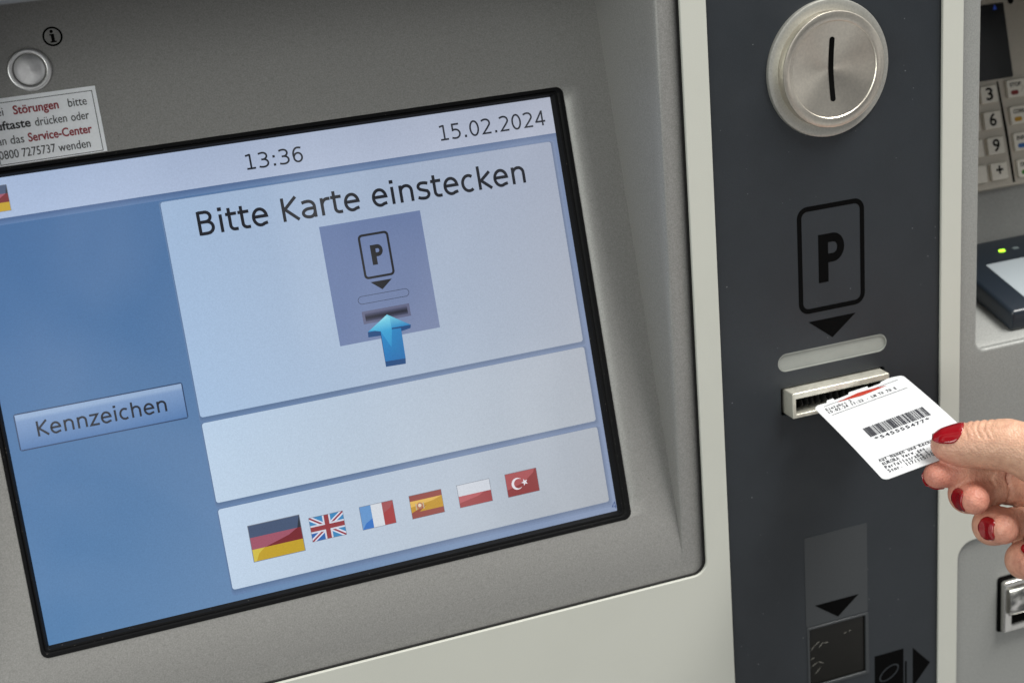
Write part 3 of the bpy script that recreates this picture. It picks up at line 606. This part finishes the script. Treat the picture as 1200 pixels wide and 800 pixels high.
fx = sum(c[0] for c in fc)/4; f0, f3 = fc[0][1], fc[3][1]
for i, (nm, cn) in enumerate((('STOP', 'red'), ('CORR', 'yellow'), ('INFO', 'blue'), ('OK', 'green'))):
    zc = f0+(f3-f0)*i/3; xx = fx+.0022
    on_pad('function_key', [rrect(xx-.0072, xx+.0072, zc-.0058, zc+.0058, .0012, 4)], m_key, .0030, .0026, .0007, cn+' marked function key')
    text('key_legend', nm, PM, xx-.0052, xx-.0052+.0019*len(nm)+.0008, zc+.0012, .0024, m_print, pad, .03)
    me = curve_mesh([rrect(xx-.0050, xx+.0006, zc-.0040, zc-.0012, .0013, 4)], .0002); me.transform(P2M(PO+.0028)); obj('key_colour_mark', me, mk[cn], pad)
    me = curve_mesh([[(xx+.0022, zc+.0026), (xx+.0028, zc+.0026), (xx+.0050, zc), (xx+.0028, zc-.0026), (xx+.0022, zc-.0026), (xx+.0044, zc)]], .0002); me.transform(P2M(PO+.0028)); obj('key_relief', me, m_pad, pad)
gx = (kx+fx)/2+.0004
on_pad('groove', [[(gx-.0016, f0+.006), (gx-.0004, f0+.006), (gx+.0016, (f0+f3)/2), (gx+.0022, f3-.008), (gx+.0006, f3-.008), (gx-.0004, (f0+f3)/2)]], m_print, .0002, .0002)
# contactless reader on the ledge
def ray_x(px, py, X): v = ray(px, py); return CAM+v*((X-CAM[0])/v[0])
rd_front = .010; v_ = ray(1187, 366); pF = CAM+v_*((rd_front-CAM[1])/v_[1]); RX = pF[0]
pS = ray_x(1149, 334, RX); slope = (pS[2]-pF[2])/(pS[1]-pF[1])
yb = .083; zb = pF[2]+slope*(yb-rd_front); v_ = ray(1184, 389); pL = ray_x(1184, 389, RX)
zbot = max(pL[2], OZ0+.0005)
bm = bmesh.new(); W = .085
prof = [(rd_front, pF[2]), (yb, zb), (yb+.003, zb-.005), (yb, zbot+slope*.073), (rd_front+.002, zbot)]
lv = [(OX0+.0008, .006, OZ0+.0002), (OX1-.0008, .006, OZ0+.0002), (OX1-.0008, .14, zbot+slope*.128-.0006), (OX0+.0008, .14, zbot+slope*.128-.0006), (OX0+.0008, .010, zbot-.0008), (OX1-.0008, .010, zbot-.0008)]
obj('recess_ledge', mesh_from(lv, [(0, 1, 5, 4), (4, 5, 2, 3)]), m_moldr, mach, True)
lft = [bm.verts.new((RX, y, z)) for y, z in prof]; rgt = [bm.verts.new((RX+W, y, z)) for y, z in prof]
bm.faces.new(lft); bm.faces.new(list(reversed(rgt)))
for i in range(5): bm.faces.new((lft[i], rgt[i], rgt[(i+1) % 5], lft[(i+1) % 5]))
bmesh.ops.recalc_face_normals(bm, faces=bm.faces); bmesh.ops.bevel(bm, geom=list(bm.edges), offset=.0022, segments=3, profile=.5, affect='EDGES')
me = bpy.data.meshes.new('reader'); bm.to_mesh(me); bm.free(); reader = obj('contactless_reader', me, m_reader, mach, True, 'dark blue contactless card reader with green light'); autosmooth(reader, 35)
ts = math.atan2(zb-pF[2], yb-rd_front); cts, sts = math.cos(ts), math.sin(ts); LEN = math.hypot(zb-pF[2], yb-rd_front)
RM = Matrix(((1, 0, 0, RX), (0, cts, -sts, rd_front), (0, sts, cts, pF[2]), (0, 0, 0, 1)))
def rd_pt(px, py):
    nn = np.array([0, -sts, cts]); o = np.array([RX, rd_front, pF[2]]); v = ray(px, py); p = CAM+v*(((o-CAM)@nn)/(v@nn)); q = p-o; return q[0], q[1]*cts+q[2]*sts
def on_reader(name, loops, material, th=.0004, w_=.0004):
    me = curve_mesh(loops, th); me.transform(RM @ Matrix.Translation((0, 0, w_))); return obj(name, me, material, reader)
a = rd_pt(1155, 311)
on_reader('reader_pad', [rrect(a[0], W-.006, .004, a[1], .001, 3)], m_readpad)
for (px, py, mm_) in ((1174, 294, m_led), (1190, 291, m_ledoff)):
    a = rd_pt(px, py); on_reader('reader_light', [rrect(a[0]-.0022, a[0]+.0022, a[1]-.0012, a[1]+.0012, .001, 4)], mm_)

# lower right panel with its chrome return flap
lp = slab('lower_panel', [rrect(BX0+.0003, BX1-.0003, BZ0+.0003, BZ1-.0003, .0107, 10)], FRONT(.0026), .004, m_moldr, mach, .0003, 'grey painted lower right service panel')
cx0, cz1 = front_pt(1174, 681); _, cz0 = front_pt(1175, 739)
slab('return_flap_gap', [rrect(cx0-.0014, cx0+.075, cz0-.0014, cz1+.0018, .002, 4)], FRONT(.0020), .002, m_black, mach)  # black plate put in for the shadow gap round the flap
fl = slab('return_flap_frame', [rrect(cx0, cx0+.0736, cz0, cz1, .0016, 4), rrect(cx0+.006, cx0+.0676, cz0+.0050, cz0+.0125, .0006, 3)], FRONT(-.003), .006, m_chrome, mach, .001, 'chrome framed return flap')
autosmooth(fl, 40)
# curved flap face
vs, fs = [], []
for i in range(11):
    f = i/10; z = cz0+.0125+(cz1-.004-cz0-.0125)*f; y = -.0032-.0030*math.sin(math.pi*(.15+.75*f))
    for x in (cx0+.0026, cx0+.0710): vs.append((x, y, z))
for i in range(10): fs.append((2*i, 2*i+1, 2*i+3, 2*i+2))
o = obj('return_flap', mesh_from(vs, fs), m_chrome, fl, True); md = o.modifiers.new('s', 'SOLIDIFY'); md.thickness = .001
obj('return_flap_slot', boxmesh(cx0+.005, cx0+.0686, -.0016, -.0010, cz0+.004, cz0+.0135), m_black, fl)

# ------------------------------------------------------------------ the ticket
TLp, TRp, BLp = np.array([.2090, -.008, -.0310]), np.array([.2617, -.0141, -.0208]), np.array([.2019, -.0884, -.0419])
tx = TRp-TLp; TW = np.linalg.norm(tx); tx /= TW; ty = BLp-TLp; ty -= tx*(ty@tx); TLn = np.linalg.norm(ty); ty /= TLn; tn = np.cross(ty, tx)
if tn[2] < 0: tn = -tn
TM = Matrix(((tx[0], -ty[0], tn[0], TLp[0]), (tx[1], -ty[1], tn[1], TLp[1]), (tx[2], -ty[2], tn[2], TLp[2]), (0, 0, 0, 1)))   # local x across, y towards the slot
def T(px, py): v = ray(px, py); p = CAM+v*(((TLp-CAM)@tn)/(v@tn)); q = p-TLp; return q@tx, -(q@ty)
top_pts = [T(*p) for p in ((1051, 441), (1040.5, 443.6), (1032.5, 447.6), (1031.5, 449.4), (1017.5, 454.8), (1016.5, 452.8), (994.5, 460), (994.2, 462.4), (978, 469), (976.4, 466.8), (969, 469.4), (968.6, 472.4))]
base = rrect(0, TW, -TLn, 0, (.0032, .0032, .0032, .0036), 6)
outl = base[:7*3]                          # bl, br, tr arcs
outl = outl + top_pts + base[7*3:]
xs_ = [p for p in outl]
tick_root = curve_mesh([xs_], .00035, .0); 
tick_root.transform(Matrix.Translation((0, 0, .00018)))
# a slight bend over the length
def bend(me):
    for v in me.vertices:
        f = -v.co.y/TLn; v.co.z += .0016*math.sin(math.pi*min(1, max(0, f)))*.6
bm = bmesh.new(); bm.from_mesh(tick_root)
for q in range(1, 14): bmesh.ops.bisect_plane(bm, geom=bm.verts[:]+bm.edges[:]+bm.faces[:], plane_co=(0, -TLn*q/14, 0), plane_no=(0, 1, 0))
bm.to_mesh(tick_root); bm.free(); bend(tick_root); tick_root.transform(TM)
ticket = obj('parking_ticket', tick_root, m_paper); ticket.location = (0, 0, ZO)
ticket['label'] = 'white cardboard parking ticket with barcode and red arrow held at the slot'; ticket['category'] = 'ticket'
def tprint(name, me, material, z=.0004):
    bm = bmesh.new(); bm.from_mesh(me)
    for q in range(1, 14): bmesh.ops.bisect_plane(bm, geom=bm.verts[:]+bm.edges[:]+bm.faces[:], plane_co=(0, -TLn*q/14, 0), plane_no=(0, 1, 0))
    bm.to_mesh(me); bm.free(); me.transform(Matrix.Translation((0, 0, z))); bend(me); me.transform(TM); return obj(name, me, material, ticket)
def tline(p, q, wd=.00028):
    a, b_ = T(*p), T(*q); yy = (a[1]+b_[1])/2; tprint('ruled_line', flat_mesh([[(a[0], yy-wd/2), (b_[0], yy-wd/2), (b_[0], yy+wd/2), (a[0], yy+wd/2)]]), m_tprint)
def ttext(name, body, a, bx, caph, bold=.016):
    x0, yb_ = T(*a); x1 = T(*bx)[0]
    me = text_raw(body, bold, True); xs = [v.co.x for v in me.vertices]; A_, B_ = min(xs), max(xs); sx = (x1-x0)/(B_-A_); sy = caph/CAPH
    me.transform(Matrix(((sx, 0, 0, x0-A_*sx), (0, sy, 0, yb_), (0, 0, 1, 0), (0, 0, 0, 1)))); tprint(name, me, m_tprint)
tline((965, 476.6), (1053, 446)); tline((975, 487), (1064, 456)); tline((1030, 538), (1096, 517))
ttext('entry_text', 'Einfahrt 2', (969.3, 482.3), (999, 471.6), .0026)
ttext('entry_text', '15.02.24 11:22 - LM TW 70 E', (972.5, 485.6), (1052.5, 457.6), .0026)
ttext('code_text', '*545555477*', (1027.5, 517.6), (1092.5, 495.2), .0027)
xa, ya = T(1031.5, 542.6); rows = ['Auf Namen und Rechnung', 'AURORA Verw.ges. mbH', 'Perfallstraße 1, 8167', 'Stnr. 117/115/70862']
pitch = (T(1031.5, 542.6)[1]-T(1042.5, 554)[1])/3
for i, rw in enumerate(rows):
    me = text_raw(rw, .016, True); xs = [v.co.x for v in me.vertices]; s_ = .00162/.62; sy = .0026/CAPH; x0_ = min(xs)
    me.transform(Matrix(((s_, 0, 0, xa-x0_*s_), (0, sy, 0, ya-i*pitch), (0, 0, 1, 0), (0, 0, 0, 1)))); tprint('address_text', me, m_tprint)
q = [T(1010.4, 504), T(1081, 479.4), T(1091.4, 489), T(1020.6, 513.4)]; bx0, bx1, by0, by1 = (q[0][0]+q[3][0])/2, (q[1][0]+q[2][0])/2, (q[2][1]+q[3][1])/2, (q[0][1]+q[1][1])/2
bvs, bfs = [], []; x = bx0; u = (bx1-bx0)/150
while x < bx1-u:
    wd = random.choice((1, 1, 2.6))*u; k = len(bvs); bvs += [(x, by0, 0), (x+wd, by0, 0), (x+wd, by1, 0), (x, by1, 0)]; bfs.append((k, k+1, k+2, k+3)); x += wd+random.choice((1, 1, 1, 2.4))*u
tprint('barcode', mesh_from(bvs, bfs), m_tprint)
tprint('red_arrow_print', flat_mesh([[T(*p) for p in ((981, 472), (1005, 461), (1020, 456.6), (1039, 452.4), (1026, 458), (1010, 464.4))]]), m_red)

# ------------------------------------------------------------------ the hand
D2 = {}
def node(px, py, dep, rmm): return cam_pt(px, py, dep), rmm*.001
thumb = [node(1108, 521, .7500, 6.9), node(1122, 521.5, .7485, 8.3), node(1150, 520.5, .7440, 10.2), node(1182, 521, .7385, 11.0), node(1228, 536, .7310, 14.5), node(1330, 575, .7260, 19)]
index = [node(1098.5, 556, .7530, 6.9), node(1128, 551.5, .7560, 8.0), node(1172, 549, .7630, 9.0), node(1275, 562, .7730, 11.5)]
middle = [node(1142, 585.5, .7425, 7.3), node(1134.5, 578.5, .7560, 8.8), node(1178, 567, .7640, 9.1), node(1285, 600, .7760, 11.5)]
ringf = [node(1175, 619.5, .7420, 7.6), node(1163, 615.5, .7540, 8.9), node(1226, 612, .7640, 8.9), node(1300, 645, .7760, 11)]
pinky = [node(1210, 663, .7390, 7.0), node(1201, 656, .7500, 8.6), node(1256, 656, .7590, 8.0), node(1312, 688, .7720, 10)]
wrist = node(1470, 660, .770, 24)
el = wrist[0] + RT*.14 - UP*.10 - FW*.17
def capd(P, a, ra, b_, rb):
    ab = b_-a; h = np.clip(((P-a)@ab)/(ab@ab), 0, 1); return np.linalg.norm(P-(a+h[..., None]*ab), axis=-1)-(ra+(rb-ra)*h)
def smin(a, b_, k): h = np.clip(k-np.abs(a-b_), 0, None)/k; return np.minimum(a, b_)-h*h*k*.25
def chain(P, ch, k=.004):
    d = None
    for (a, ra), (b_, rb) in zip(ch[:-1], ch[1:]):
        c_ = capd(P, a, ra, b_, rb); d = c_ if d is None else smin(d, c_, k)
    return d
# flexion creases: shallow grooves across the inner side of the bent joints
creases = [(node(1169, 567, .755, 0)[0], .0105, middle), (node(1151, 520, .734, 0)[0], .010, thumb)]
def sdf(P):
    d = chain(P, thumb, .008)
    for ch in (index, middle, ringf, pinky): d = smin(d, chain(P, ch, .005), .0016)
    palm = None
    for (a, ra) in (index[-1], middle[-1], ringf[-1], pinky[-1], thumb[-1]):
        c_ = capd(P, a, ra, wrist[0], wrist[1]); palm = c_ if palm is None else smin(palm, c_, .012)
    palm = smin(palm, capd(P, index[-1][0], .011, pinky[-1][0], .010), .01)
    palm = smin(palm, capd(P, wrist[0], .024, el, .036), .02)
    d = smin(d, palm, .010)
    # crease on the middle finger, seen between finger pad and thumb
    c0, a0, b0 = creases[0][0], middle[2][0], middle[1][0]; ax = (b0-a0)/np.linalg.norm(b0-a0)
    pl_ = np.abs((P-(a0*.80+b0*.20))@ax); near = np.linalg.norm(P-(a0*.8+b0*.2), axis=-1)
    d = d + .0013*np.exp(-(pl_/.0011)**2)*(near < .0125)
    a0, b0 = thumb[3][0], thumb[2][0]; ax = (b0-a0)/np.linalg.norm(b0-a0)
    for off, dep in ((.0, .0006), (.0028, .0005), (-.0034, .0005), (.006, .0004), (-.0065, .0003)):
        s_ = (P-b0)@ax; d = d + dep*np.exp(-((s_-off+.0012*np.sin(((P-b0)@UP)*500))/.0007)**2)*(np.linalg.norm(P-b0, axis=-1) < .016)*(((P-b0)@UP) > .0035)
    # finger joint folds: narrow grooves round the chain at the bent joints
    for ch, f, dep in ((index, .55, .0005), (index, .9, .0006), (ringf, .45, .0006), (ringf, .60, .0004), (pinky, .5, .0005), (middle, .42, .0005), (middle, .05, .0004)):
        a0, b0 = ch[1][0], ch[2][0]; ax = (b0-a0)/np.linalg.norm(b0-a0); c0 = a0+(b0-a0)*f
        d = d + dep*np.exp(-(((P-c0)@ax+.0006*np.sin((P@UP)*900))/.0006)**2)*(np.linalg.norm(P-c0, axis=-1) < .0115)
    return d
pts = np.array([p for ch in (thumb, index, middle, ringf, pinky) for p, _ in ch]+[wrist[0], el]); H_ = .0009
fine_lo = pts[:-1].min(0)-.04; fine_hi = pts[:-1].max(0)+.04; lo = pts.min(0)-.045; hi = pts.max(0)+.045
nx, ny, nz_ = (np.ceil((hi-lo)/H_).astype(int)+1)
# coarse pass picks the blocks that hold the surface, fine values only there
B = 8; gx_ = [lo[i]+H_*np.arange(n_) for i, n_ in enumerate((nx, ny, nz_))]
vol = np.full((nx, ny, nz_), 1., np.float32)
cxs = [np.arange(0, n_, B) for n_ in (nx, ny, nz_)]
CC = np.stack(np.meshgrid(*[g_[np.minimum(c_+B//2, len(g_)-1)] for g_, c_ in zip(gx_, cxs)], indexing='ij'), -1); cv = sdf(CC)
for i, j, k in np.argwhere(np.abs(cv) < H_*B*1.35+.003):
    sl = tuple(slice(c_, min(c_+B, n_)) for c_, n_ in zip((i*B, j*B, k*B), (nx, ny, nz_)))
    PP = np.stack(np.meshgrid(gx_[0][sl[0]], gx_[1][sl[1]], gx_[2][sl[2]], indexing='ij'), -1); vol[sl] = sdf(PP)
for i, j, k in np.argwhere(cv <= -(H_*B*1.35+.003)): vol[i*B:(i+1)*B, j*B:(j+1)*B, k*B:(k+1)*B] = -1
def surface_nets(vol):
    s = vol < 0; c = s[:-1, :-1, :-1].astype(np.int8)
    tot = np.zeros(c.shape, np.int8)
    for a_ in (0, 1):
        for b_ in (0, 1):
            for c_ in (0, 1): tot += s[a_:a_+c.shape[0], b_:b_+c.shape[1], c_:c_+c.shape[2]]
    act = (tot > 0) & (tot < 8); ids = -np.ones(c.shape, np.int64); cells = np.argwhere(act); ids[act] = np.arange(len(cells))
    acc = np.zeros((len(cells), 3)); cnt = np.zeros(len(cells)); I, J, K = cells.T
    corner = [(a_, b_, c_) for a_ in (0, 1) for b_ in (0, 1) for c_ in (0, 1)]
    for p in corner:
        for ax in range(3):
            if p[ax]: continue
            q_ = list(p); q_[ax] = 1; va = vol[I+p[0], J+p[1], K+p[2]]; vb = vol[I+q_[0], J+q_[1], K+q_[2]]; mk_ = (va < 0) != (vb < 0)
            t_ = np.where(mk_, va/np.where(va == vb, 1, va-vb), 0); pos = np.tile(np.array(p, float), (len(cells), 1)); pos[:, ax] += t_; acc[mk_] += pos[mk_]; cnt[mk_] += 1
    V = cells+acc/cnt[:, None]; F = []
    for ax in range(3):
        o1, o2 = [(1, 2), (2, 0), (0, 1)][ax]; sl0 = [slice(None)]*3; sl1 = [slice(None)]*3; sl0[ax] = slice(0, -1); sl1[ax] = slice(1, None)
        ch = s[tuple(sl0)] != s[tuple(sl1)]; E_ = np.argwhere(ch); E_ = E_[(E_[:, o1] > 0) & (E_[:, o2] > 0) & (E_[:, o1] < vol.shape[o1]-1) & (E_[:, o2] < vol.shape[o2]-1)]
        d1 = np.zeros(3, int); d1[o1] = 1; d2 = np.zeros(3, int); d2[o2] = 1
        qd = np.stack([ids[tuple((E_-d1-d2).T)], ids[tuple((E_-d2).T)], ids[tuple(E_.T)], ids[tuple((E_-d1).T)]], 1)
        inside = s[tuple(E_.T)]; qd[~inside] = qd[~inside][:, ::-1]; F.append(qd)
    return V, np.concatenate(F)
V, F = surface_nets(vol); V = lo+V*H_
def grad(P, e=.0003):
    g_ = np.stack([sdf(P+np.eye(3)[i]*e)-sdf(P-np.eye(3)[i]*e) for i in range(3)], -1); return g_/np.maximum(np.linalg.norm(g_, axis=-1, keepdims=True), 1e-9)
for _ in range(2): V = V-grad(V)*sdf(V)[:, None]*.9
me = mesh_from(V.tolist(), F.tolist(), 'hand')
at = me.color_attributes.new('Col', 'FLOAT_COLOR', 'POINT')
skin, pink, tan_ = np.array([.57, .33, .225]), np.array([.60, .215, .16]), np.array([.62, .37, .255])
wgt = np.zeros(len(V))
for ch, s_ in ((thumb, .3), (index, 1.), (middle, .9), (ringf, .7), (pinky, .6)): wgt = np.maximum(wgt, s_*np.exp(-(np.linalg.norm(V-ch[0][0], axis=1)/.015)**2))
for ch in (index, middle, ringf, pinky): wgt = np.maximum(wgt, .55*np.exp(-(np.linalg.norm(V-ch[2][0], axis=1)/.014)**2))
colr = skin*(1-wgt[:, None])+pink*wgt[:, None]
at.data.foreach_set('color', np.concatenate([colr, np.ones((len(V), 1))], 1).astype(np.float32).ravel())
m_skin = bpy.data.materials.new('skin'); m_skin.use_nodes = True; t = m_skin.node_tree; b = t.nodes['Principled BSDF']
a = t.nodes.new('ShaderNodeAttribute'); a.attribute_name = 'Col'; co = t.nodes.new('ShaderNodeTexCoord')
n1 = t.nodes.new('ShaderNodeTexNoise'); n1.inputs['Scale'].default_value = 260; n1.inputs['Detail'].default_value = 4
mx = t.nodes.new('ShaderNodeMix'); mx.data_type = 'RGBA'; mx.blend_type = 'OVERLAY'; mx.inputs[0].default_value = .42
t.links.new(co.outputs['Object'], n1.inputs['Vector']); t.links.new(a.outputs['Color'], mx.inputs[6]); t.links.new(n1.outputs['Fac'], mx.inputs[7]); t.links.new(mx.outputs[2], b.inputs['Base Color'])
vo = t.nodes.new('ShaderNodeTexVoronoi'); vo.inputs['Scale'].default_value = 900; bp = t.nodes.new('ShaderNodeBump'); bp.inputs['Strength'].default_value = .6; bp.inputs['Distance'].default_value = .0004
t.links.new(co.outputs['Object'], vo.inputs['Vector']); t.links.new(vo.outputs['Distance'], bp.inputs['Height']); t.links.new(bp.outputs['Normal'], b.inputs['Normal'])
b.inputs['Roughness'].default_value = .5; b.inputs['Subsurface Weight'].default_value = .12; b.inputs['Subsurface Radius'].default_value = (.004, .0015, .0008); b.inputs['Subsurface Scale'].default_value = 1.0
person = obj('person', me, m_skin, None, True); person.location = (0, 0, ZO)
person['label'] = 'hand with red painted nails pinching the white parking ticket between thumb and index finger'; person['category'] = 'person'
m_nail = mat('red_nail_varnish', (.27, .003, .008), .12, coat=.6); m_nailbed = mat('nail_edge', (.62, .42, .33), .4)
def nail(ch, dors, s0, s1, half, k=.005, label=None):
    tip, dip = ch[0][0], ch[1][0]; ax = tip-dip; ln = np.linalg.norm(ax); ax /= ln
    dors = RT*dors[0]+UP*dors[1]+FW*dors[2]; dors = dors-ax*(dors@ax); dors /= np.linalg.norm(dors); side = np.cross(ax, dors)
    NU, NV = 14, 12; G = []
    for j in range(NV+1):
        f = j/NV; c0 = tip+ax*(s0+(s1-s0)*f)
        e = min(1., f/.45); e2 = max(0., (f-.72)/.28); wd = half*(math.sqrt(max(.02, 1-(1-e)**2)))*(math.sqrt(max(.1, 1-.6*e2**2)))
        for i in range(NU+1):
            an = R(wd*(-1+2*i/NU)); dr = dors*math.cos(an)+side*math.sin(an); G.append((c0+dr*.02, -dr))
    P = np.array([g_[0] for g_ in G]); Dr = np.array([g_[1] for g_ in G])
    tt = np.zeros(len(P))
    for _ in range(60): tt += np.clip(chain(P+Dr*tt[:, None], ch, k), -.002, .01)*.8
    tt = np.minimum(tt, .02-ch[0][1]*.70)
    Q_ = P+Dr*tt[:, None]-Dr*.00042
    fs = [(j*(NU+1)+i, j*(NU+1)+i+1, (j+1)*(NU+1)+i+1, (j+1)*(NU+1)+i) for j in range(NV) for i in range(NU)]
    o = obj('fingernail', mesh_from(Q_.tolist(), fs), m_nail, person, True, label); md = o.modifiers.new('s', 'SOLIDIFY'); md.thickness = .0005; md.offset = 0
nail(thumb, (-.15, .92, -.40), -.0085, .0066, 58, .008, label='red varnished thumb nail')
nail(index, (-.35, -.55, .75), -.006, .006, 58)
nail(middle, (-.97, -.15, -.15), -.0085, .0030, 46)
nail(ringf, (-.35, -.02, -.95), -.0070, .0042, 44)
nail(pinky, (.1, .65, -.75), -.008, .0040, 42)
